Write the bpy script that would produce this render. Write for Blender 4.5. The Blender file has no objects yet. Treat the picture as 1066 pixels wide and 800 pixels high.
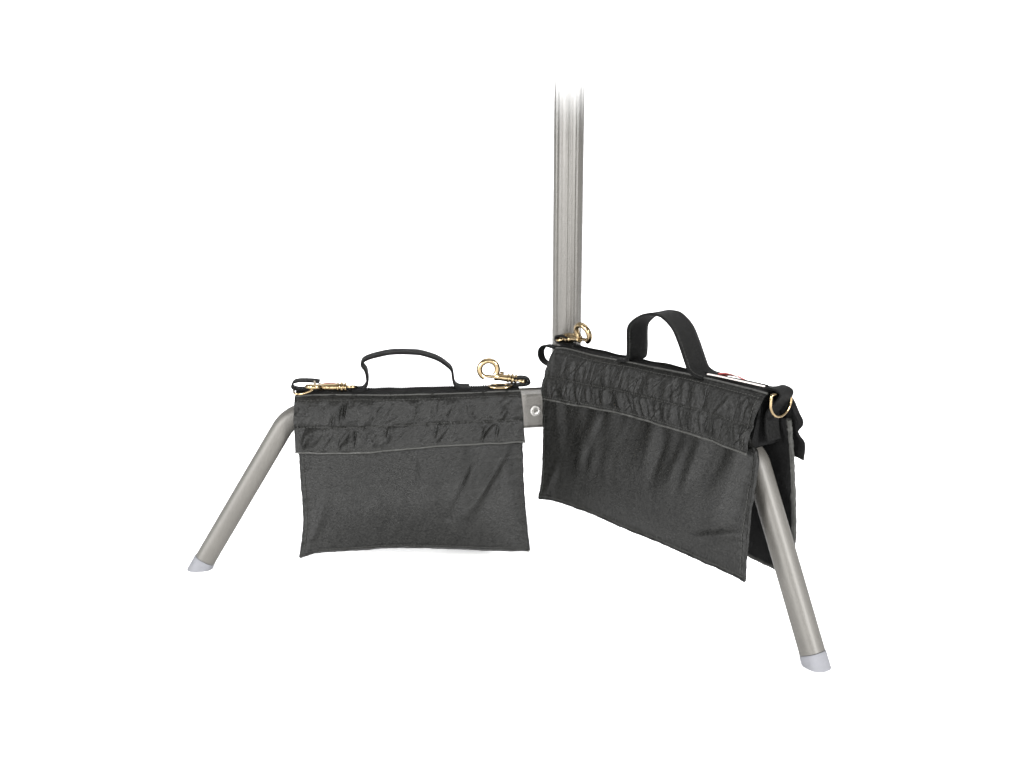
import bpy, bmesh, math, random
from mathutils import Vector, Matrix, noise
random.seed(4)
sc = bpy.context.scene
C = sc.collection
R = math.radians
PI = math.pi
V = Vector
Z = V((0, 0, 1))

# ------------------------------------------------------------ materials
def new_mat(name):
    m = bpy.data.materials.new(name); m.use_nodes = True
    nt = m.node_tree
    return m, nt, nt.nodes['Principled BSDF']

def node(nt, kind, **kw):
    n = nt.nodes.new(kind)
    for k, v in kw.items():
        if k in n.inputs: n.inputs[k].default_value = v
        else: setattr(n, k, v)
    return n

def ramp(nt, src, stops):
    r = nt.nodes.new('ShaderNodeValToRGB')
    el = r.color_ramp.elements
    while len(el) < len(stops): el.new(.5)
    for e, (p, c) in zip(el, stops): e.position = p; e.color = (*c, 1)
    nt.links.new(src, r.inputs['Fac'])
    return r

def fabric(name, dark, light, rough, weave=1500, bump=.25, sheen=.25, grain=.5, spec=.2):
    m, nt, b = new_mat(name)
    tc = node(nt, 'ShaderNodeTexCoord')
    big = node(nt, 'ShaderNodeTexNoise', Scale=14., Detail=6., Roughness=.7)
    nt.links.new(tc.outputs['Object'], big.inputs['Vector'])
    fine = node(nt, 'ShaderNodeTexNoise', Scale=430., Detail=4., Roughness=.8)
    nt.links.new(tc.outputs['Object'], fine.inputs['Vector'])
    mix = node(nt, 'ShaderNodeMix', data_type='FLOAT')
    mix.inputs[0].default_value = grain
    nt.links.new(big.outputs['Fac'], mix.inputs[2]); nt.links.new(fine.outputs['Fac'], mix.inputs[3])
    r = ramp(nt, mix.outputs[0], [(.42, dark), (.58, light)])
    nt.links.new(r.outputs['Color'], b.inputs['Base Color'])
    b.inputs['Roughness'].default_value = rough
    b.inputs['Specular IOR Level'].default_value = spec
    b.inputs['Sheen Weight'].default_value = sheen
    b.inputs['Sheen Roughness'].default_value = .4
    uv = node(nt, 'ShaderNodeUVMap')
    w1 = node(nt, 'ShaderNodeTexWave', Scale=weave / 6.283, Distortion=1.2, Detail=1.)
    w1.bands_direction = 'X'
    w2 = node(nt, 'ShaderNodeTexWave', Scale=weave / 6.283, Distortion=1.2, Detail=1.)
    w2.bands_direction = 'Y'
    nt.links.new(uv.outputs['UV'], w1.inputs['Vector']); nt.links.new(uv.outputs['UV'], w2.inputs['Vector'])
    ad = node(nt, 'ShaderNodeMath', operation='ADD')
    nt.links.new(w1.outputs['Fac'], ad.inputs[0]); nt.links.new(w2.outputs['Fac'], ad.inputs[1])
    ad2 = node(nt, 'ShaderNodeMath', operation='MULTIPLY_ADD'); ad2.inputs[1].default_value = 2.2
    nt.links.new(fine.outputs['Fac'], ad2.inputs[0]); nt.links.new(ad.outputs[0], ad2.inputs[2])
    bp = node(nt, 'ShaderNodeBump', Strength=bump, Distance=.0006)
    nt.links.new(ad2.outputs[0], bp.inputs['Height'])
    nt.links.new(bp.outputs['Normal'], b.inputs['Normal'])
    return m

def plain(name, col, rough, metal=0., nscale=300., nstr=.15, var=.12, coat=0., spec=.5):
    m, nt, b = new_mat(name)
    tc = node(nt, 'ShaderNodeTexCoord')
    n = node(nt, 'ShaderNodeTexNoise', Scale=nscale, Detail=5., Roughness=.65)
    nt.links.new(tc.outputs['Object'], n.inputs['Vector'])
    r = ramp(nt, n.outputs['Fac'], [(.3, tuple(c * (1 - var) for c in col)), (.7, tuple(min(1, c * (1 + var)) for c in col))])
    nt.links.new(r.outputs['Color'], b.inputs['Base Color'])
    b.inputs['Roughness'].default_value = rough; b.inputs['Metallic'].default_value = metal
    b.inputs['Coat Weight'].default_value = coat; b.inputs['Specular IOR Level'].default_value = spec
    bp = node(nt, 'ShaderNodeBump', Strength=nstr, Distance=.0005)
    nt.links.new(n.outputs['Fac'], bp.inputs['Height']); nt.links.new(bp.outputs['Normal'], b.inputs['Normal'])
    return m

M_NYLON = fabric('black_nylon', (.0010, .0010, .0009), (.0072, .0072, .0066), .40, 1700, .26, .0, .92, .115)
M_GUSSET_INNER_SHADE = fabric('gusset_and_inner_shade', (.0025, .0025, .0025), (.005, .005, .005), .9, 1700, .3, .0, .5, .05)  # gusset cloth; also shade coloured into the insides of pouches and flaps
M_WEB = fabric('black_webbing', (.002, .002, .002), (.0058, .0058, .0055), .7, 2600, .8, .0, .6, .08)
M_THREAD = plain('grey_thread', (.016, .016, .0145), .7, 0, 900, .1, spec=.2)
M_PIPE = plain('piping_edge', (.016, .016, .0145), .5, 0, 900, .2, spec=.25)
M_WORN = plain('worn_seam', (.015, .015, .0135), .7, 0, 260, .3, .75, spec=.2)
M_BRASS = plain('brass', (.200, .150, .085), .19, 1., 260, .04, .25)
M_STEEL = plain('rivet_steel', (.55, .54, .52), .3, .6, 300, .05)
M_CAP = plain('foot_plastic', (.086, .087, .094), .75, 0, 180, .12, .08, spec=.2)
M_RED = plain('red_label', (.16, .022, .02), .6, 0, 300, .1, .3)
M_WHITE = plain('pale_tape', (.33, .30, .28), .7, 0, 500, .2)
M_BACK = plain('white_paper', (.90, .90, .90), .8, 0, 3, .02, .01)

def paint(name, col, fade=None):
    m, nt, b = new_mat(name)
    tc = node(nt, 'ShaderNodeTexCoord')
    n = node(nt, 'ShaderNodeTexNoise', Scale=420., Detail=3., Roughness=.6)
    n2 = node(nt, 'ShaderNodeTexNoise', Scale=18., Detail=5., Roughness=.6)
    for q in (n, n2): nt.links.new(tc.outputs['Object'], q.inputs['Vector'])
    mx = node(nt, 'ShaderNodeMix', data_type='FLOAT'); mx.inputs[0].default_value = .4
    nt.links.new(n.outputs['Fac'], mx.inputs[2]); nt.links.new(n2.outputs['Fac'], mx.inputs[3])
    r = ramp(nt, mx.outputs[0], [(.3, tuple(c * .86 for c in col)), (.7, tuple(c * 1.14 for c in col))])
    nt.links.new(r.outputs['Color'], b.inputs['Base Color'])
    b.inputs['Metallic'].default_value = .28; b.inputs['Roughness'].default_value = .34 if fade else .54
    bp = node(nt, 'ShaderNodeBump', Strength=.08 if fade else .2, Distance=.0005)
    nt.links.new(n.outputs['Fac'], bp.inputs['Height']); nt.links.new(bp.outputs['Normal'], b.inputs['Normal'])
    if fade:                       # the column dissolves to nothing at its upper end
        sx = node(nt, 'ShaderNodeSeparateXYZ'); nt.links.new(tc.outputs['Object'], sx.inputs[0])
        mr = node(nt, 'ShaderNodeMapRange')
        mr.inputs['From Min'].default_value = fade[0]; mr.inputs['From Max'].default_value = fade[1]
        nt.links.new(sx.outputs['Z'], mr.inputs['Value'])
        al = ramp(nt, mr.outputs[0], [((z - fade[0]) / (fade[1] - fade[0]), (a, a, a)) for z, a in
                  ((.535, 1), (.552, .95), (.565, .88), (.577, .80), (.589, .71), (.601, .60), (.612, .50), (.625, .34), (.638, .14), (.648, 0))])
        nt.links.new(al.outputs['Color'], b.inputs['Alpha'])
    return m

M_PAINT = paint('grey_paint', (.045, .0422, .0372))
M_PLATE = paint('cast_grey_paint', (.145, .138, .126))
M_POST = paint('grey_post_paint', (.044, .0412, .0366), (.50, .66))

# ------------------------------------------------------------ mesh helpers
def link(name, verts, faces, mat, parent=None, smooth=True, uvs=None):
    me = bpy.data.meshes.new(name)
    me.from_pydata([tuple(v) for v in verts], [], faces)
    if uvs:
        l = me.uv_layers.new(name='UVMap')
        for p in me.polygons:
            for li in p.loop_indices: l.data[li].uv = uvs[me.loops[li].vertex_index]
    bm = bmesh.new(); bm.from_mesh(me); bmesh.ops.recalc_face_normals(bm, faces=bm.faces); bm.to_mesh(me); bm.free()
    if smooth:
        me.polygons.foreach_set('use_smooth', [True] * len(me.polygons))
        me.set_sharp_from_angle(angle=R(42))
    me.materials.append(mat)
    o = bpy.data.objects.new(name, me); C.objects.link(o)
    if parent: o.parent = parent
    return o

class MB:
    def __init__(s): s.v = []; s.f = []; s.uv = []
    def add(s, v, f, uv=None):
        k = len(s.v); s.v += [V(p) for p in v]; s.f += [tuple(i + k for i in q) for q in f]
        s.uv += uv if uv else [(p[0], p[2]) for p in v]
        return s
    def build(s, name, mat, parent=None, smooth=True): return link(name, s.v, s.f, mat, parent, smooth, s.uv)
    def grid(s, fn, nu, nv, closed_u=False, uvscale=(1, 1)):
        v = []; uv = []
        for j in range(nv + 1):
            for i in range(nu + (0 if closed_u else 1)):
                a, b = i / nu, j / nv
                v.append(fn(a, b)); uv.append((a * uvscale[0], b * uvscale[1]))
        w = nu + (0 if closed_u else 1)
        f = [(j * w + i, j * w + (i + 1) % w, (j + 1) * w + (i + 1) % w, (j + 1) * w + i) for j in range(nv) for i in range(nu)]
        return s.add(v, f, uv)
    def sweep(s, pts, rad, seg=12, up=None, caps=True, closed=False, sec=None):
        """tube through pts; rad a number or a list; sec: list of (x, y) unit profile"""
        pts = [V(p) for p in pts]; n = len(pts)
        sec = sec or [(math.cos(2 * PI * k / seg), math.sin(2 * PI * k / seg)) for k in range(seg)]
        k = len(sec); v = []; uv = []; prev = None; dist = 0
        for i, p in enumerate(pts):
            if closed: t = pts[(i + 1) % n] - pts[i - 1]
            else: t = pts[min(i + 1, n - 1)] - pts[max(i - 1, 0)]
            t.normalize()
            if up is not None: a = V(up) - t * t.dot(V(up))
            elif prev is None: a = (Z if abs(t.z) < .8 else V((1, 0, 0))); a = a - t * t.dot(a)
            else: a = prev - t * t.dot(prev)
            a.normalize(); prev = a; b = t.cross(a)
            r = rad[i] if isinstance(rad, (list, tuple)) else rad
            if i: dist += (p - pts[i - 1]).length
            for q, (x, y) in enumerate(sec): v.append(p + a * (x * r) + b * (y * r)); uv.append((q / k * .05, dist))
        f = [(i * k + j, i * k + (j + 1) % k, ((i + 1) % n) * k + (j + 1) % k, ((i + 1) % n) * k + j)
             for i in range(n if closed else n - 1) for j in range(k)]
        if caps and not closed: f += [tuple(range(k)), tuple(range((n - 1) * k, n * k))]
        return s.add(v, f, uv)
    def band(s, pts, wdir, width, thick, rows=4):
        """webbing strap along pts, its width along wdir"""
        sec = []
        h, t = width / 2, thick / 2
        for q in range(rows + 1): sec.append((-h + width * q / rows, t))
        for q in range(rows + 1): sec.append((h - width * q / rows, -t))
        return s.sweep(pts, 1., up=wdir, sec=sec)
    def lathe(s, base, axis, prof, seg=20):
        axis = V(axis).normalized(); a = axis.orthogonal().normalized(); b = axis.cross(a); k = len(prof)
        v = [V(base) + axis * h + (a * math.cos(2 * PI * i / seg) + b * math.sin(2 * PI * i / seg)) * r for i in range(seg) for (r, h) in prof]
        f = [(i * k + j, i * k + j + 1, ((i + 1) % seg) * k + j + 1, ((i + 1) % seg) * k + j) for i in range(seg) for j in range(k - 1)]
        return s.add(v, f)

def spline(pts, n):
    """Catmull-Rom through pts, n points spread evenly by length"""
    P = [V(p) for p in pts]; P = [P[0] * 2 - P[1]] + P + [P[-1] * 2 - P[-2]]
    out = []
    for i in range(1, len(P) - 2):
        for k in range(16):
            t = k / 16; a, b, c, d = P[i - 1:i + 3]
            out.append(.5 * ((2 * b) + (c - a) * t + (2 * a - 5 * b + 4 * c - d) * t * t + (3 * b - a - 3 * c + d) * t ** 3))
    out.append(P[-2]); return even(out, n)

def even(pts, n):
    pts = [V(p) for p in pts]
    L = [0]
    for a, b in zip(pts, pts[1:]): L.append(L[-1] + (b - a).length)
    res = []; j = 0
    for i in range(n):
        s = L[-1] * i / (n - 1)
        while j < len(L) - 2 and L[j + 1] < s: j += 1
        d = L[j + 1] - L[j]
        res.append(pts[j].lerp(pts[j + 1], 0 if d == 0 else (s - L[j]) / d))
    return res

class Curve:
    def __init__(s, pts, smooth=True, n=160):
        p = [V((x, y, 0)) for x, y in pts]
        s.p = spline(p, n) if smooth and len(p) > 2 else even(p, n); s.n = n
    def __call__(s, t):
        x = max(0, min(1, t)) * (s.n - 1); i = min(int(x), s.n - 2)
        return s.p[i].lerp(s.p[i + 1], x - i)

class Coons:
    """outline -> (a, b) in the unit square -> (u, w) on the panel"""
    def __init__(s, top, right, bottom, left):
        s.t, s.r, s.b, s.l = Curve(top), Curve(right), Curve(bottom), Curve(left)
    def __call__(s, a, b):
        t, r, q, l = s.t(a), s.r(b), s.b(a), s.l(b)
        c = s.t(0) * (1 - a) * (1 - b) + s.t(1) * a * (1 - b) + s.b(0) * (1 - a) * b + s.b(1) * a * b
        return t * (1 - b) + q * b + l * (1 - a) + r * a - c

def smoothstep(x, a=0., b=1.):
    x = max(0, min(1, (x - a) / (b - a))); return x * x * (3 - 2 * x)
def nz(x, y=0., z=0.): return noise.noise(V((x, y, z)))

def empty(name, loc, label, cat, group=None):
    o = bpy.data.objects.new(name, None); C.objects.link(o); o.location = loc
    o['label'] = label; o['category'] = cat; o.empty_display_size = .05
    if group: o['group'] = group
    return o

# ------------------------------------------------------------ the surface: white seamless paper
prof = [(-4.0, 0.), (3.0, 0.)]
for k in range(1, 25):
    t = PI / 2 * k / 24; prof.append((3.0 + 1.6 * math.sin(t), 1.6 * (1 - math.cos(t))))
prof.append((4.6, 5.0))
mb = MB()
v = [(x, y, z) for (y, z) in prof for x in (-6, 6)]
mb.add(v, [(2 * i, 2 * i + 1, 2 * i + 3, 2 * i + 2) for i in range(len(prof) - 1)])
fl = mb.build('floor', M_BACK); fl['kind'] = 'structure'

# ------------------------------------------------------------ the light stand
stand = empty('light_stand', (0, 0, 0), 'grey metal light stand with upright post and bent legs on white plastic feet', 'light stand')
# post: an extruded tube with channels
def post_profile(r=.0197, n=180):
    chan = [(-89, 6, .0011), (-60, 5.5, .0012), (-140, 8, .0010), (-34, 7, .0007), (-5, 5, .0014), (30, 5, .0018), (75, 5, .0018), (120, 5, .0018), (165, 5, .0018)]
    out = []
    for i in range(n):
        th = 360 * i / n; d = 0
        for c, wd, dp in chan:
            dd = abs((th - c + 180) % 360 - 180)
            d = max(d, dp * (1 - smoothstep(dd, wd * .55, wd)))
        out.append(((r - d) * math.cos(R(th)), (r - d) * math.sin(R(th))))
    return out
pp = post_profile(); n = len(pp)
zs = [.158 + (.648 - .158) * i / 24 for i in range(25)]
mb = MB()
mb.add([(x, y, z) for z in zs for x, y in pp],
       [(j * n + i, j * n + (i + 1) % n, (j + 1) * n + (i + 1) % n, (j + 1) * n + i) for j in range(24) for i in range(n)] + [tuple(range(n))])
mb.build('post', M_POST, stand)
mb = MB().lathe((0, 0, .172), Z, [(.0212, 0), (.0275, 0), (.029, .0015), (.029, .0545), (.0275, .056), (.0212, .056)], 48)
mb.build('hub_collar', M_PAINT, stand)

SEC = []
for k in range(28):
    t = 2 * PI * k / 28; c, s_ = math.cos(t), math.sin(t); e = 2 / 2.5
    SEC.append((math.copysign(abs(c) ** e, c), math.copysign(abs(s_) ** e, s_)))

def arc_path(az, hub_z, bend, bend_z, foot, rad):
    """horizontal arm from the hub, a rounded knee, then a straight leg to the ground"""
    d = V((math.cos(az), math.sin(az), 0))
    p0 = d * .031 + Z * hub_z; p1 = d * bend + Z * bend_z; p2 = d * foot
    e1 = (p0 - p1).normalized(); e2 = (p2 - p1).normalized()
    pts = even([p0, p1 + e1 * rad], 10)
    a, b = p1 + e1 * rad, p1 + e2 * rad
    for k in range(1, 16):
        t = k / 16; pts.append(a * (1 - t) ** 2 + p1 * 2 * t * (1 - t) + b * t * t)
    end = p2 + e2 * .02
    pts += even([b, end], 26)
    return d, pts, e2, p2

def clip_ground(o, z, keep_above=True):
    bm = bmesh.new(); bm.from_mesh(o.data)
    r = bmesh.ops.bisect_plane(bm, geom=bm.verts[:] + bm.edges[:] + bm.faces[:], plane_co=(0, 0, z), plane_no=(0, 0, 1), clear_inner=True, dist=1e-6)
    ed = [e for e in r['geom_cut'] if isinstance(e, bmesh.types.BMEdge)]
    if ed: bmesh.ops.edgeloop_fill(bm, edges=ed)
    bm.to_mesh(o.data); bm.free()

def make_leg(az, hub_z, bend, bend_z, foot, rad, r=.0136, cap=.0155):
    d, pts, e2, p2 = arc_path(az, hub_z, bend, bend_z, foot, rad)
    side = d.cross(Z)
    # tube stops short of the ground where the plastic foot takes over
    stop = p2 - e2 * cap
    tube = [p for p in pts if (p - stop).dot(e2) < -.002] + [stop]
    leg = MB().sweep(tube, r, up=side, sec=SEC).build('leg', M_PAINT, stand)
    cp = [stop - e2 * .0 + e2 * .0006, stop + e2 * .0012, stop + e2 * .004] + [stop + e2 * (.004 + .012 * k) for k in range(1, 6)]
    cr = [r * 1.0, r * 1.035, r * 1.045] + [r * 1.045] * 5
    fc = MB().sweep(cp, cr, up=side, sec=SEC).build('foot_cap', M_CAP, leg)
    clip_ground(fc, .0008)
    # bracket at the hub end
    L0, L1, hw, hh = .0305, .092, .0175, .0212
    me = bmesh.new(); bmesh.ops.create_cube(me, size=1)
    for vv in me.verts: vv.co = d * ((L0 + L1) / 2 + vv.co.x * (L1 - L0)) + side * (vv.co.y * 2 * hw) + Z * (hub_z + vv.co.z * 2 * hh)
    bmesh.ops.bevel(me, geom=me.edges[:], offset=.0025, segments=3, affect='EDGES', profile=.5)
    m = bpy.data.meshes.new('leg_bracket'); me.to_mesh(m); me.free()
    m.polygons.foreach_set('use_smooth', [True] * len(m.polygons)); m.set_sharp_from_angle(angle=R(35))
    m.materials.append(M_PLATE); br = bpy.data.objects.new('leg_bracket', m); C.objects.link(br); br.parent = stand
    for sg in (1, -1):
        b = MB().lathe(d * .0465 + side * (sg * (hw + .0001)) + Z * (hub_z + .0005), side * sg,
                       [(.0072, -.001), (.0072, .0010), (.0066, .0016), (.0058, .0016), (.0052, .0004), (.0042, .0002), (.0038, .0018), (.0030, .0022), (.0022, .0014), (.0018, -.0004), (0, -.0004)], 28)
        b.build('rivet', M_STEEL, br)
    return leg

def deg(x, y): return math.atan2(y, x)
make_leg(deg(-.4907, -.0921), .2, .370, .2085, .4993, .026)
make_leg(deg(.2644, -.3679), .2, .345, .222, .453, .018)
make_leg(R(87.2), .2, .32, .203, .44, .05)

# ------------------------------------------------------------ sand bags
class Frame:
    def __init__(s, A, B, alpha):
        s.O = V(A); s.U = (V(B) - V(A)).normalized()
        h = V((s.U.x, s.U.y, 0)).normalized(); s.N = V((h.y, -h.x, 0))
        if s.N.y > 0: s.N = -s.N
        al = R(alpha)
        s.W = -Z * math.cos(al) + s.N * math.sin(al)
        s.M = s.N * math.cos(al) + Z * math.sin(al)
        s.al = alpha
    def back(s, alpha, off):
        f = object.__new__(Frame); f.O = s.O - s.N * off; f.U = s.U; f.N = -s.N; al = R(alpha)
        f.W = -Z * math.cos(al) - s.N * math.sin(al); f.M = -s.N * math.cos(al) + Z * math.sin(al); return f
    def p(s, q, d=0.): return s.O + s.U * q[0] + s.W * q[1] + s.M * d
    def r(s, u, z, n=0.): return s.O + s.U * u + Z * z + s.N * n      # ridge coordinates

def dashes(mb, path, fn_off, step=.0042, ln=.0028, rad=.00042):
    L = sum((b - a).length for a, b in zip(path, path[1:]))
    n = int(L / step); pts = even(path, n * 3 + 1)
    for i in range(n):
        a, b = pts[i * 3], pts[i * 3 + 2]
        m = (a + b) / 2
        mb.sweep([a, a.lerp(m, .3) + fn_off * .0003, m + fn_off * .00045, b.lerp(m, .3) + fn_off * .0003, b], [rad * .5, rad, rad, rad, rad * .5], 5)

def make_panel(fr, co, thick, seed, parent, name='pouch', nu=150, nv=96, folds=(), pull=1., bind=1.):
    """one filled pouch: a flat-seamed pillow of sand"""
    def outer(a, b):
        ex = min(a, 1 - a); ey = 1 - b
        pill = (1 - (1 - min(1, ex / .5)) ** 2.3) * (1 - (1 - min(1, ey / .62)) ** 2.2)
        topf = .12 + .88 * smoothstep(b, .06, .75)
        d = thick * pill * topf
        q = co(a, b)
        d += .0012 * pill * nz(a * 34 + b * 5 + seed, b * 2.4, 8 + seed) * (.4 + abs(nz(a * 4, b * 3, seed)) * 2.2)
        d += .0032 * pill * nz(a * 3.1 + seed, b * 2.2, seed)
        d += .0016 * pill * nz(a * 9 + seed + b * 3, b * 3.0, 4 + seed)
        # pulls running down from the flap and puckers along the seams
        d += .0040 * pull * (1 - smoothstep(b, .1, .95)) * smoothstep(b, 0, .08) * nz(a * 17 + b * 1.6 * math.sin(a * 5 + seed), b * 1.1, 9 + seed)
        rim = math.exp(-(ex / .045) ** 2)
        d += .0017 * rim * nz(b * 26 + seed * 3, a * 3, 2 + seed) * smoothstep(ex, 0, .008)
        rimb = math.exp(-(ey / .06) ** 2)
        d += .0016 * rimb * nz(a * 30 + seed * 5, b * 3, 7 + seed) * smoothstep(ey, 0, .012)
        for (a0, b0, a1, b1, wd, am) in folds:      # single creases
            am *= 1.5
            dx, dy = a1 - a0, b1 - b0; l2 = dx * dx + dy * dy
            t = max(0, min(1, ((a - a0) * dx + (b - b0) * dy) / l2))
            dd = math.hypot((a - a0 - dx * t) * 1.4, b - b0 - dy * t)
            d += am * math.exp(-(dd / wd) ** 2) * math.sin(PI * (.12 + .76 * t))
        # weave slub
        d += .00022 * nz(a * 160, b * 90, seed)
        return q, d
    jit = lambda a, b: .0009 * nz(a * 24 + seed, b * 24, 3)
    def fo(a, b):
        q, d = outer(a, b)
        e = jit(a, b)
        return fr.p((q.x + (e if a in (0, 1) else 0), q.y + (e if b == 1 else 0)), d + .0012)
    def bo(a, b):
        q, d = outer(a, b); e = jit(a, b)
        return fr.p((q.x + (e if a in (0, 1) else 0), q.y + (e if b == 1 else 0)), min(-.45 * max(d, 0), d - .001) - .0014)
    mb = MB()
    mb.grid(fo, nu, nv, uvscale=(.3, .2))
    k0 = len(mb.v)
    mb.grid(bo, nu, nv, uvscale=(.3, .2))
    w = nu + 1; ring = [i for i in range(w)] + [j * w + nu for j in range(1, nv + 1)] + [nv * w + i for i in range(nu - 1, -1, -1)] + [j * w for j in range(nv - 1, 0, -1)]
    for i in range(len(ring)):
        a, b = ring[i], ring[(i + 1) % len(ring)]
        mb.f.append((a, b, b + k0, a + k0))
    o = mb.build(name, M_NYLON, parent)
    o.data.materials.append(M_GUSSET_INNER_SHADE)  # inner side is nylon too, its shade put into a darker colour
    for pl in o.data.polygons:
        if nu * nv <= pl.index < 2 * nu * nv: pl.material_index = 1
    # overlock seam round the three free edges
    def edge(side, ins):
        r = []
        for i in range(140):
            t = i / 139
            a, b = {'l': (ins, t), 'r': (1 - ins, t), 'b': (t, 1 - ins * 1.4)}[side]
            q, d = outer(a, b); r.append(fr.p((q.x, q.y), d + .0017))
        return r
    st = MB()
    for sd in 'lrb': dashes(st, edge(sd, .014), fr.M)
    st.build('stitching', M_THREAD, o)
    hm = MB()
    for sd in 'lrb':
        pts = []
        for i in range(120):
            t = i / 119; a, b = {'l': (0, t), 'r': (1, t), 'b': (t, 1)}[sd]
            q = co(a, b); e = jit(a, b)
            pts.append(fr.p((q.x + (e if a in (0, 1) else 0), q.y + (e if b == 1 else 0)), 0) )
        hm.sweep(pts, [(.0017 + .0004 * nz(i * .9, seed)) * bind for i in range(120)], 8)
    hm.build('seam_binding', M_WORN if bind > 1 else M_NYLON, o)
    return o

def make_flap(fr, co, seed, parent, off=.0045, nu=440, nv=64, amp=.0029, slant=0., rough=1., tslant=.05, wide=1., tiny=.5):
    """short flap stitched across the pouch, gathered into puckers between its rows of stitching"""
    rows = (.0, .085, .56, .95)
    rnd = random.Random(int(seed * 10)); tucks = []
    for z0, z1, cnt in ((.09, .55, int(17 * rough)), (.57, .94, int(12 * rough))):
        for k in range(cnt):
            c = rnd.uniform(z0 + .08, z1 - .08); hl = rnd.uniform(.10, .26)
            tucks.append((rnd.uniform(.03, .97), c, min(hl, (z1 - z0) * .5), z0, z1, rnd.choice((.0024, .0032, .0045, .0085)) * wide, rnd.choice((1, 1, 1, .7, .4)) * rnd.uniform(.5, 1.5)))
    def pin(b):
        return min(abs(b - r) for r in rows)
    def outer(a, b):
        q = co(a, b)
        band = smoothstep(pin(b), 0, .13)
        zone = .72 if b < .56 else 1.0
        ph = 0. if b < .56 else 5.3
        mod = .45 + .9 * abs(nz(a * 5.5 + seed, 1.7 + ph, seed)) + .35 * smoothstep(nz(a * 3 + seed, ph), -.2, .5)
        x = a * 30 / wide + b * slant * 6 + .35 * nz(a * 7, b * 2.4, seed)
        pk = nz(x, b * 1.1 + ph, seed) + .5 * nz(x * 2.1, b * 2 + ph, seed + 3)
        pk = pk if pk < 0 else pk * 1.15
        d = amp * 1.45 * zone * mod * pk * (.25 + .75 * band)
        # sharp little tucks pulled by the thread
        tk = nz(a * 85, ph, seed + 11)
        d -= amp * tiny * rough * smoothstep(tk, .25, .6) * band
        d += .0022 * nz(a * 4 + seed, b * 1.4, 5) * smoothstep(b, 0, .2)
        d += .0004 * nz(a * 120, b * 22, seed)
        for (a0, b0, hl, z0, z1, wd, am) in tucks:
            if b < z0 or b > z1 or abs(b - b0) > hl * 1.6: continue
            x = (a - a0 + tslant * (b - b0)) / wd
            if abs(x) > 4: continue
            d += amp * .40 * am * (x * 1.3 * math.exp(-x * x) + .45 * math.exp(-(x - 1) ** 2 / 2)) * math.exp(-((b - b0) / hl) ** 2)
        base = off * smoothstep(b, 0., .10) + .0024 * math.sin(PI * min(1, b * .9)) + .0048 * b
        d -= .0012 * math.exp(-((b - .56) / .03) ** 2) + .0009 * math.exp(-((b - .085) / .03) ** 2)
        return q, base + d
    def fo(a, b):
        q, d = outer(a, b); return fr.p((q.x, q.y + .0010 * nz(a * 14, seed) * (b > .99)), d + .0008)
    def bo(a, b):
        q, d = outer(a, b); return fr.p((q.x, q.y + .0010 * nz(a * 14, seed) * (b > .99)), d - .0010)
    mb = MB(); mb.grid(fo, nu, nv, uvscale=(.3, .07)); k0 = len(mb.v); mb.grid(bo, nu, nv, uvscale=(.3, .07))
    w = nu + 1; ring = [i for i in range(w)] + [j * w + nu for j in range(1, nv + 1)] + [nv * w + i for i in range(nu - 1, -1, -1)] + [j * w for j in range(nv - 1, 0, -1)]
    for i in range(len(ring)):
        a, b = ring[i], ring[(i + 1) % len(ring)]; mb.f.append((a, b, b + k0, a + k0))
    o = mb.build('flap', M_NYLON, parent)
    o.data.materials.append(M_GUSSET_INNER_SHADE)  # underside of the same nylon, darkened in colour to stand for shade
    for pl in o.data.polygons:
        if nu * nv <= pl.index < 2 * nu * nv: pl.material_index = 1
    st = MB()
    for b in (.085, .56, .945):
        pts = []
        for i in range(300):
            a = .012 + .976 * i / 299; q, d = outer(a, b + .008 * nz(a * 8, seed, b)); pts.append(fr.p((q.x, q.y), d + .0010))
        dashes(st, pts, fr.M)
    for a in (.016, .984):
        pts = []
        for i in range(60):
            b = .03 + .94 * i / 59; q, d = outer(a, b); pts.append(fr.p((q.x, q.y), d + .0010))
        dashes(st, pts, fr.M)
    st.build('stitching', M_THREAD, o)
    hm = MB(); pts = []
    for i in range(200):
        a = i / 199; q, d = outer(a, 1); pts.append(fr.p((q.x, q.y + .0002 + .0010 * nz(a * 14, seed)), d + .0006))
    hm.sweep(pts, [.00135 + .0002 * nz(i * .5, seed) for i in range(200)], 8); hm.build('hem_piping', M_PIPE, o)
    hm = MB(); pts = []
    for i in range(200):
        a = i / 199; q, d = outer(a, 0); pts.append(fr.p((q.x, q.y), d + .0006))
    hm.sweep(pts, [.0012 + .0002 * nz(i * .5, seed + 2) for i in range(200)], 8); hm.build('edge_piping', M_PIPE, o)
    return o

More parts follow.
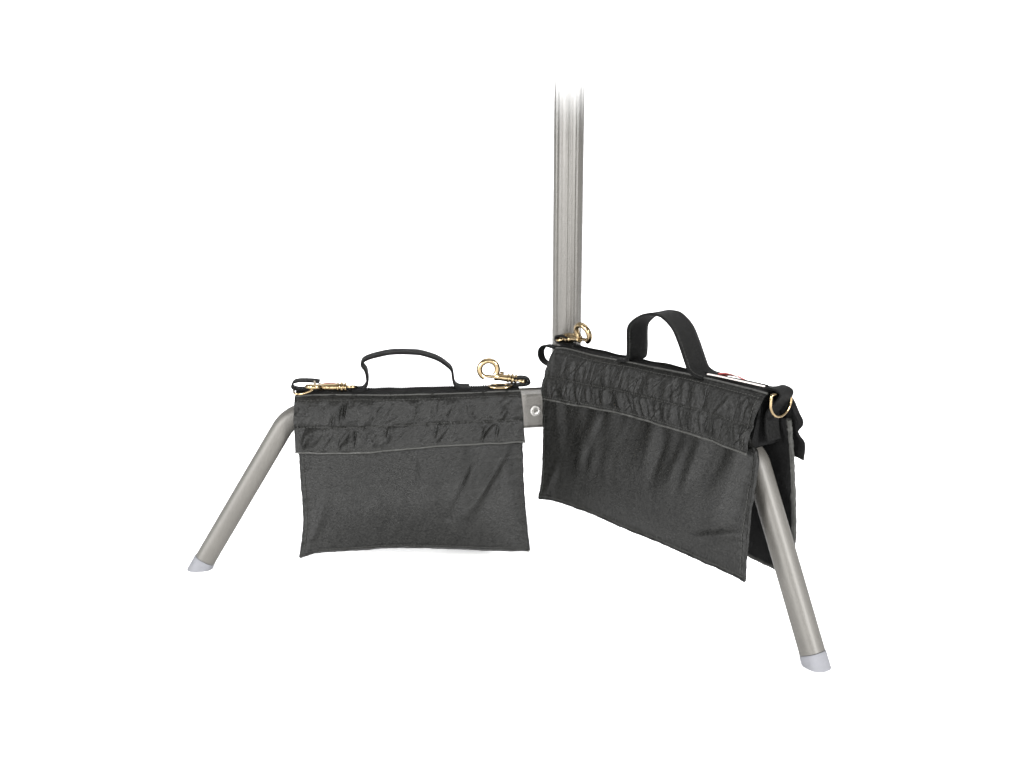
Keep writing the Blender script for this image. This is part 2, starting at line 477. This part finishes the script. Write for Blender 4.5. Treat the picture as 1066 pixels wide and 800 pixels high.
def make_ridge(fr, L, width, parent, seed):
    """the strip of webbing and zip tape along the top, between the two flaps"""
    def fn(a, b):
        u = L * (.004 + .992 * a); n = .0015 - (width + .003) * b
        return fr.r(u, .0035 * math.sin(PI * b) + .0012 * nz(a * 12, b * 2, seed) + .0003, n)
    def fn2(a, b):
        return fn(a, b) - Z * .003
    mb = MB(); nu, nv = 120, 12
    mb.grid(fn, nu, nv, uvscale=(.3, .03)); k0 = len(mb.v); mb.grid(fn2, nu, nv, uvscale=(.3, .03))
    w = nu + 1; ring = [i for i in range(w)] + [j * w + nu for j in range(1, nv + 1)] + [nv * w + i for i in range(nu - 1, -1, -1)] + [j * w for j in range(nv - 1, 0, -1)]
    for i in range(len(ring)):
        a, b = ring[i], ring[(i + 1) % len(ring)]; mb.f.append((a, b, b + k0, a + k0))
    o = mb.build('top_strip', M_WEB, parent)
    z = MB()
    for i in range(int(L / .0032)):
        u = .006 + i * .0032
        if u > L - .008: break
        a = (u / L - .004) / .992; c = fn(a, .5); 
        z.sweep([c + fr.N * .0028 + Z * .0006, c + Z * .0016, c - fr.N * .0028 + Z * .0006], .0009, 5)
    z.build('zip_teeth', M_WEB, o)
    return o

def ring_pts(c, ax, ay, r, a0=0, a1=360, n=40, ry=None):
    ry = ry or r
    return [V(c) + V(ax) * (r * math.cos(R(a0 + (a1 - a0) * i / n))) + V(ay) * (ry * math.sin(R(a0 + (a1 - a0) * i / n))) for i in range(n + (1 if a1 - a0 < 360 else 0))]

def snap_hook(parent, eye, X, Y, L=.052, hook_r=.0118, th=1., flat=False):
    """brass bolt snap: swivel eye, ribbed collar, barrel with thumb knob, hooked loop; X runs from the eye to the hook"""
    X = V(X).normalized(); Y = (V(Y) - X * X.dot(V(Y))).normalized(); T = X.cross(Y)
    root = MB()
    b0 = eye + X * .0065
    prof = [(0, 0), (.0030, 0), (.0044, .0010), (.0044, .0026), (.0030, .0034), (.0030, .0046), (.0047, .0054), (.0047, .0076), (.0032, .0086), (.0030, .0098), (.0042, .0108), (.0042, .0124), (.0033, .0134),
            (.0031, L * .46), (.0034, L * .52), (.0038, L * .56), (.0030, L * .585), (0, L * .585)]
    root.lathe(b0, X, [(r * 1.45 * th, h) for r, h in prof], 20)
    body = root.build('snap_hook', M_BRASS, parent)
    # swivel eye
    ey = MB().sweep(ring_pts(eye + X * .0005, X, Y if flat else T, .0062, n=28, ry=.0086 * th), .0022 * th, 10, closed=True)
    ey.build('swivel_eye', M_BRASS, body)
    # hook: from the barrel up and round, back to the bolt
    e = b0 + X * (L * .575); c = e + X * (hook_r * .80) + Y * (hook_r * .72)
    pts = [e - X * .004 + Y * .0008, e + Y * .0012] + ring_pts(c, X, Y, hook_r, -118 + 360 - 360, 0, 2)[:0]
    arc = ring_pts(c, X, Y, hook_r, -122 - 18, -122 - 18 - 292, 46)
    rad = [.0030 - .0006 * i / len(arc) for i in range(len(arc))]
    hk = MB().sweep(spline([e - X * .006 + Y * .0012, e - X * .001 + Y * .0022] + arc[1::3], 70), .0038 * th, 14)
    hk.build('hook_loop', M_BRASS, body)
    # bolt and thumb knob
    bt = MB().sweep([b0 + X * (L * .40) - Y * .0004, b0 + X * (L * .575 + hook_r * 1.22) - Y * .0006], .0022, 10)
    bt.build('spring_bolt', M_BRASS, body)
    kn = MB().lathe(b0 + X * (L * .40) + Y * .002, Y, [(.0014, 0), (.0014, .0030), (.0027, .0034), (.0030, .0046), (.0022, .0058), (0, .0062)], 14)
    kn.build('thumb_knob', M_BRASS, body)
    return body

def loop_tab(parent, fr, pts, width, name='webbing_loop', thick=.0022, n=60):
    b = MB().band(spline(pts, n), fr.N, width, thick)
    return b.build(name, M_WEB, parent)

GROUP = 'sandbags straddling the stand legs'

# ---- left bag
bagL = empty('sandbag', (-.21, -.07, .236), 'black sandbag facing straight ahead over the left leg, with a thin arched handle', 'sandbag', GROUP)
bagL.location = (0, 0, 0)
fL = Frame((-.3556, -.0816, .236), (-.0617, -.0567, .236), 11)
coF = Coons([(-.0001, .0013), (.0289, 0), (.0834, .001), (.1157, .002), (.1657, .002), (.2159, .0015), (.2601, .0005), (.2943, 0)],
            [(.2943, 0), (.2965, .0338), (.2982, .0664)],
            [(.0003, .0729), (.0647, .0757), (.1144, .0739), (.1517, .0711), (.2017, .0686), (.2647, .0669), (.2982, .0664)],
            [(.0002, .0011), (-.0010, .0345), (.0003, .0729)])
coP = Coons([(.005, .035), (.15, .035), (.2962, .035)],
            [(.2962, .035), (.2955, .061), (.2946, .0864), (.2966, .1503), (.3019, .2121)],
            [(.0019, .212), (.0245, .2056), (.0712, .204), (.1301, .2021), (.209, .2065), (.2485, .2097), (.3019, .2121)],
            [(.005, .035), (.005, .0677), (.0059, .0986), (.0077, .1344), (.0079, .1735), (.0019, .212)])
make_panel(fL, coP, .018, 1.3, bagL, folds=[(.93, .22, .74, .72, .035, .0040), (.84, .22, .66, .75, .04, -.0032), (.74, .2, .60, .6, .04, .0022), (.03, .95, .12, .5, .03, .0020), (.62, .2, .5, .7, .05, -.0018)], pull=.5)
make_flap(fL, coF, 2.1, bagL, slant=.35, amp=.0052, rough=.7, wide=1.9, tiny=.12)
bL = fL.back(13, .026)
coFb = Coons([(0, .0), (.15, .001), (.2943, 0)], [(.2943, 0), (.297, .034), (.299, .068)], [(-.001, .072), (.15, .070), (.299, .068)], [(0, 0), (-.001, .035), (-.001, .072)])
coPb = Coons([(.006, .035), (.15, .035), (.294, .035)], [(.294, .035), (.292, .12), (.297, .207)], [(.004, .208), (.07, .202), (.15, .2), (.22, .203), (.297, .207)], [(.006, .035), (.009, .12), (.004, .208)])
make_panel(bL, coPb, .016, 5.7, bagL, nu=90, nv=60)
make_flap(bL, coFb, 6.4, bagL, nu=160, nv=40)
make_ridge(fL, .294, .026, bagL, 1.)
hp = [(.074, .0035), (.0862, .0036), (.0918, .0085), (.0942, .016), (.0925, .0296), (.0880, .0365), (.0885, .0413), (.0940, .0452), (.1040, .0485), (.1237, .0524), (.1400, .0528), (.1543, .0521), (.1657, .0506), (.1855, .0436), (.1985, .0345), (.2045, .0273), (.2062, .0150), (.2085, .0080), (.2150, .0040), (.228, .0035)]
h = MB().band(spline([fL.r(u, z, -.013) for u, z in hp], 110), fL.N, .022, .0034, 6); h.build('handle', M_WEB, bagL)
# right end: upright tab, hook standing up, ring lying on the strip
def R_(u, z, n=-.013): return fL.r(u, z, n)
loop_tab(bagL, fL, [R_(.270, .004), (R_(.285, .0052)), R_(.2985, .0050), R_(.3065, .0075), R_(.3060, .0125), R_(.2985, .0150), R_(.286, .0145)], .014)
eye = R_(.2970, .0115)
snap_hook(bagL, eye, fL.U * -.0470 + Z * .0068, Z + fL.U * .12)
dr = MB().sweep(ring_pts(R_(.268, .0052, -.006), fL.U, fL.N, .0150, n=36, ry=.009), .0017, 10, closed=True); dr.build('ring', M_BRASS, bagL)
# left end: webbing loop with a D ring, a second hook lying along the strip
loop_tab(bagL, fL, [R_(.034, .004), R_(.018, .0055), R_(.004, .0058), R_(-.003, .0085), R_(-.002, .0145), R_(.006, .0170), R_(.022, .0165), R_(.032, .0150)], .016)
dl = MB().sweep([R_(-.0035, .0050, .002), R_(-.0032, .0105, .0025), R_(.003, .0150, .004), R_(.012, .0128, .0075), R_(.022, .0070, .0080), R_(.012, .0040, .0075), R_(.003, .0035, .005)], .0015, 10, closed=True)
dl = MB().sweep(spline([R_(-.0010, .0055, -.004), R_(.0010, .0042, .005), R_(.010, .0045, .010), R_(.0230, .0090, .010), R_(.0270, .0150, .004), R_(.0255, .0165, -.006)], 40), .0014, 10); dl.build('ring', M_BRASS, bagL)
snap_hook(bagL, R_(.0740, .0090, -.004), -fL.U + Z * .02, Z * .25 + fL.N * 1.0, L=.062, hook_r=.0080, th=.95, flat=True)
lb = MB().band(spline([R_(.033, .0095, -.014), R_(.040, .0112, -.014), R_(.048, .0114, -.014), R_(.056, .0095, -.014)], 30), (fL.N + Z * .8), .0050, .0012)
lb.build('label', M_RED, bagL)

# ---- right bag
bagR = empty('sandbag', (0, 0, 0), 'black sandbag turned at an angle over the right leg, with a wide webbing handle', 'sandbag', GROUP)
fR = Frame((-.0167, -.0403, .29), (.2057, -.3181, .30), 10.5)
coF = Coons([(-.0, 0), (.0222, -.0025), (.0784, -.001), (.1388, -.002), (.176, -.002), (.2408, -.0025), (.301, -.0015), (.3534, .0004)],
            [(.3550, .0002), (.3525, .018), (.3505, .0385), (.3492, .0690)],
            [(.0018, .0684), (.0943, .0632), (.1586, .0605), (.2197, .0618), (.2771, .0636), (.3492, .0690)],
            [(.002, 0), (-.0015, .028), (-.0050, .0554), (.0018, .0684)])
coP = Coons([(-.008, .035), (.17, .035), (.3330, .035)],
            [(.3330, .035), (.3400, .055), (.3530, .0680), (.3572, .0924), (.3597, .14), (.3633, .1772), (.3675, .2091)],
            [(.0125, .2012), (.0433, .1966), (.1131, .1958), (.1792, .1992), (.2406, .2006), (.2987, .204), (.3496, .2067), (.3675, .2091)],
            [(-.008, .035), (-.0075, .063), (.0060, .1284), (.0135, .1759), (.0125, .2012)])
make_panel(fR, coP, .019, 3.4, bagR, folds=[(.99, .72, .80, .86, .03, .0030), (.30, .2, .24, .7, .045, .0020), (.62, .18, .60, .6, .05, -.0020), (.03, .97, .10, .7, .03, .0018), (.8, .2, .76, .55, .04, .0018)])
make_flap(fR, coF, 8.3, bagR, slant=-.25, amp=.0031, rough=.85, tslant=.12, wide=1.25)
bR = fR.back(11, .026)
coFb = Coons([(.012, .0), (.18, .001), (.362, .003)], [(.362, .003), (.368, .024), (.3725, .040), (.3650, .052), (.3660, .056), (.3725, .066), (.3690, .086)], [(.012, .072), (.18, .070), (.330, .074), (.352, .083), (.3690, .086)], [(.012, 0), (.011, .035), (.012, .072)])
coPb = Coons([(.018, .035), (.18, .035), (.360, .035)], [(.360, .035), (.3598, .0868), (.357, .1596), (.3516, .2016), (.340, .238)], [(.018, .205), (.1, .205), (.18, .212), (.28, .230), (.340, .238)], [(.018, .035), (.018, .12), (.018, .205)])
make_panel(bR, coPb, .016, 9.2, bagR, nu=110, nv=70, bind=1.9)
make_flap(bR, coFb, 4.4, bagR, nu=160, nv=40)
make_ridge(fR, .353, .026, bagR, 2.)
def Q(u, z, n=-.012): return fR.r(u, z, n)
hp = [(.122, .003), (.1350, .0035), (.1392, .0085), (.1400, .020), (.1394, .0426), (.1445, .0520), (.1578, .0612), (.1738, .0664), (.1865, .0673), (.1976, .0652), (.2136, .0546), (.2245, .0389), (.2351, .0192), (.2415, .0085), (.2500, .0040), (.262, .0025)]
h = MB().band(spline([fR.r(u, z, -.0125) for u, z in hp], 120), fR.N, .034, .0030, 8); hh = h.build('handle', M_WEB, bagR)
for sg in (1, -1):
    st = MB()
    for sd in (1, -1):
        pth = [p + fR.N * (sg * .0145) for p in spline([fR.r(u, z + 0, -.0125) for u, z in hp], 200)]
        off = []
        for i, p in enumerate(pth):
            t = (pth[min(i + 1, 199)] - pth[max(0, i - 1)]).normalized(); off.append(p + t.cross(fR.N).normalized() * (sd * .0016))
        dashes(st, off, Z * 0)
    st.build('stitching', M_THREAD, hh)
# left end: hook on its tab, small side loop
loop_tab(bagR, fR, [Q(.040, .002), Q(.020, .0045), Q(.004, .0060), Q(-.004, .0090), Q(-.003, .0145), Q(.006, .0165), Q(.018, .0150)], .018)
snap_hook(bagR, Q(.0005, .0125), fR.U * .060 + Z * .0055 + fR.N * .002, Z * .80 + fR.N * .25, L=.052, hook_r=.0118)
sl = MB().band(spline([fR.r(.006, -.004, -.014), fR.r(-.018, -.003, -.013), fR.r(-.034, -.003, -.013), fR.r(-.0425, -.010, -.012), fR.r(-.0415, -.021, -.012), fR.r(-.031, -.027, -.012), fR.r(-.012, -.028, -.010), fR.r(.004, -.030, -.010)], 50), fR.N, .010, .0024)
sl.build('side_loop', M_WEB, bagR)
# right half of the strip: pale zip tape with a red tag
zt = MB().band(spline([Q(.262, .0060, -.006), Q(.285, .0062, -.006), Q(.310, .0060, -.006), Q(.345, .0055, -.006)], 40), fR.N, .0026, .0012); zt.build('zip_tape', M_WHITE, bagR)
tg = MB().band(spline([Q(.274, .0055, -.015), Q(.285, .0080, -.015), Q(.298, .0078, -.015), Q(.310, .0055, -.015)], 30), fR.N + Z * .5, .009, .0013); tg.build('label', M_RED, bagR)
tb = MB().band([Q(.284, .0102, -.012), Q(.294, .0100, -.012), Q(.303, .0082, -.012)], fR.N + Z * .5, .0035, .0009); tb.build('label_edge', M_WHITE, bagR)
# right end: webbing tab folded over a brass D ring
loop_tab(bagR, fR, [Q(.330, -.0005, -.014), Q(.345, .0015, -.014), Q(.356, .0050, -.014), Q(.3660, .0035, -.014), Q(.3695, .0002, -.014), Q(.3675, -.0045, -.014), Q(.360, -.013, -.014), Q(.3520, -.024, -.014), Q(.3510, -.040, -.015), Q(.3545, -.056, -.015)], .022, 'webbing_tab')
c = Q(.3640, -.002, -.012)
D = [c + fR.N * .0165 + Z * .002, c + fR.N * .0172 - Z * .004] + [c - Z * .006 + fR.N * (.0178 * math.cos(R(t))) - Z * (.0185 * math.sin(R(t))) for t in range(15, 170, 10)] + [c - fR.N * .0172 - Z * .004, c - fR.N * .0165 + Z * .002]
ring = MB().sweep(spline(D, 70) , .0016, 10, closed=True); ring.build('ring', M_BRASS, bagR)
# the gusset between the two pouches: it rests on the leg
for fr, bgk, u0, u1, dp, bg in ((fL, 13, .006, .288, .052, bagL), (fR, 11, .012, .343, .062, bagR)):
    bk = fr.back(bgk, .026)
    def sec_(u, t):
        wob = .0016 * nz(u * 40, t * 4, dp * 90)
        if t < .5:                                   # down the inside of the front pouch, across, up the back one
            q = t * 2; w = .002 + (dp + .022) * math.sin(q * PI / 2); p = fr.p((u, w), -.002 - .006 * q)
        else:
            q = (1 - t) * 2; w = .002 + (dp + .022) * math.sin(q * PI / 2); p = bk.p((u, w), -.002 - .006 * q)
        sag = .022 * math.exp(-((t - .5) / .20) ** 2)
        return p + Z * (sag + wob)
    nt_, nu_ = 40, 50
    mb = MB(); mb.grid(lambda a, b: sec_(u0 + (u1 - u0) * a + .003 * nz(b * 6, a), b), nu_, nt_, uvscale=(.3, .2))
    w_ = nu_ + 1
    for e in (0, nu_):
        mb.f.append(tuple(j * w_ + e for j in range(nt_ + 1)))
    for i in range(nu_): mb.f.append((i, i + 1, nt_ * w_ + i + 1, nt_ * w_ + i))
    mb.build('gusset', M_GUSSET_INNER_SHADE, bg)

# ------------------------------------------------------------ light
WORLD = (.35, .8)
w = bpy.data.worlds.new('World'); sc.world = w; w.use_nodes = True
nt = w.node_tree; bg = nt.nodes['Background']
tc = node(nt, 'ShaderNodeTexCoord'); sx = node(nt, 'ShaderNodeSeparateXYZ'); nt.links.new(tc.outputs['Generated'], sx.inputs[0])
mr = node(nt, 'ShaderNodeMapRange', interpolation_type='SMOOTHSTEP')       # white studio, dim behind the photographer
mr.inputs['From Min'].default_value = -.75; mr.inputs['From Max'].default_value = -.05
mr.inputs['To Min'].default_value = WORLD[0]; mr.inputs['To Max'].default_value = WORLD[1]
nt.links.new(sx.outputs['Y'], mr.inputs['Value']); nt.links.new(mr.outputs[0], bg.inputs['Strength'])
bg.inputs['Color'].default_value = (1, 1, 1, 1)
def area(name, loc, target, size, power, sy=None):
    l = bpy.data.lights.new(name, 'AREA'); l.energy = power; l.size = size
    if sy: l.shape = 'RECTANGLE'; l.size_y = sy
    o = bpy.data.objects.new(name, l); C.objects.link(o); o.location = loc
    o.rotation_euler = (V(target) - V(loc)).to_track_quat('-Z', 'Y').to_euler(); return o
area('key_softbox', (2.1, -2.5, 1.28), (0, -.1, .1), .7, 255)
area('fill_softbox', (-1.9, -2.5, 1.12), (0, -.1, .1), .8, 176)
area('side_strip', (-2.4, -1.0, .75), (0, 0, .3), .30, 44, 1.3)
area('added_low_front_fill', (-.2, -3.4, .38), (0, 0, .05), 2.2, 60, .5)  # added lamp, lifts the floor shade under the bags
area('overhead_softbox', (.2, .5, 2.6), (0, 0, 0), 2.6, 40)
area('added_background_light', (0, 1.5, 2.5), (0, 4.2, .6), 2.2, 80)  # added lamp, brightens the paper sweep and the floor beneath the bags

# ------------------------------------------------------------ camera
cam = bpy.data.cameras.new('camera'); cam.lens = 1235 / 1066 * 36; cam.sensor_width = 36; cam.clip_end = 100; cam.clip_start = .01
co_ = bpy.data.objects.new('camera', cam); C.objects.link(co_)
co_.location = (-.0737, -1.569, .625); co_.rotation_euler = (R(90 - 14.1), 0, 0)
sc.camera = co_
vs = sc.view_settings; vs.view_transform = 'Standard'; vs.look = 'None'; vs.exposure = .26; sc.cycles.use_denoising = True; sc.cycles.denoising_input_passes = 'RGB'; vs.gamma = 1; vs.use_curve_mapping = False
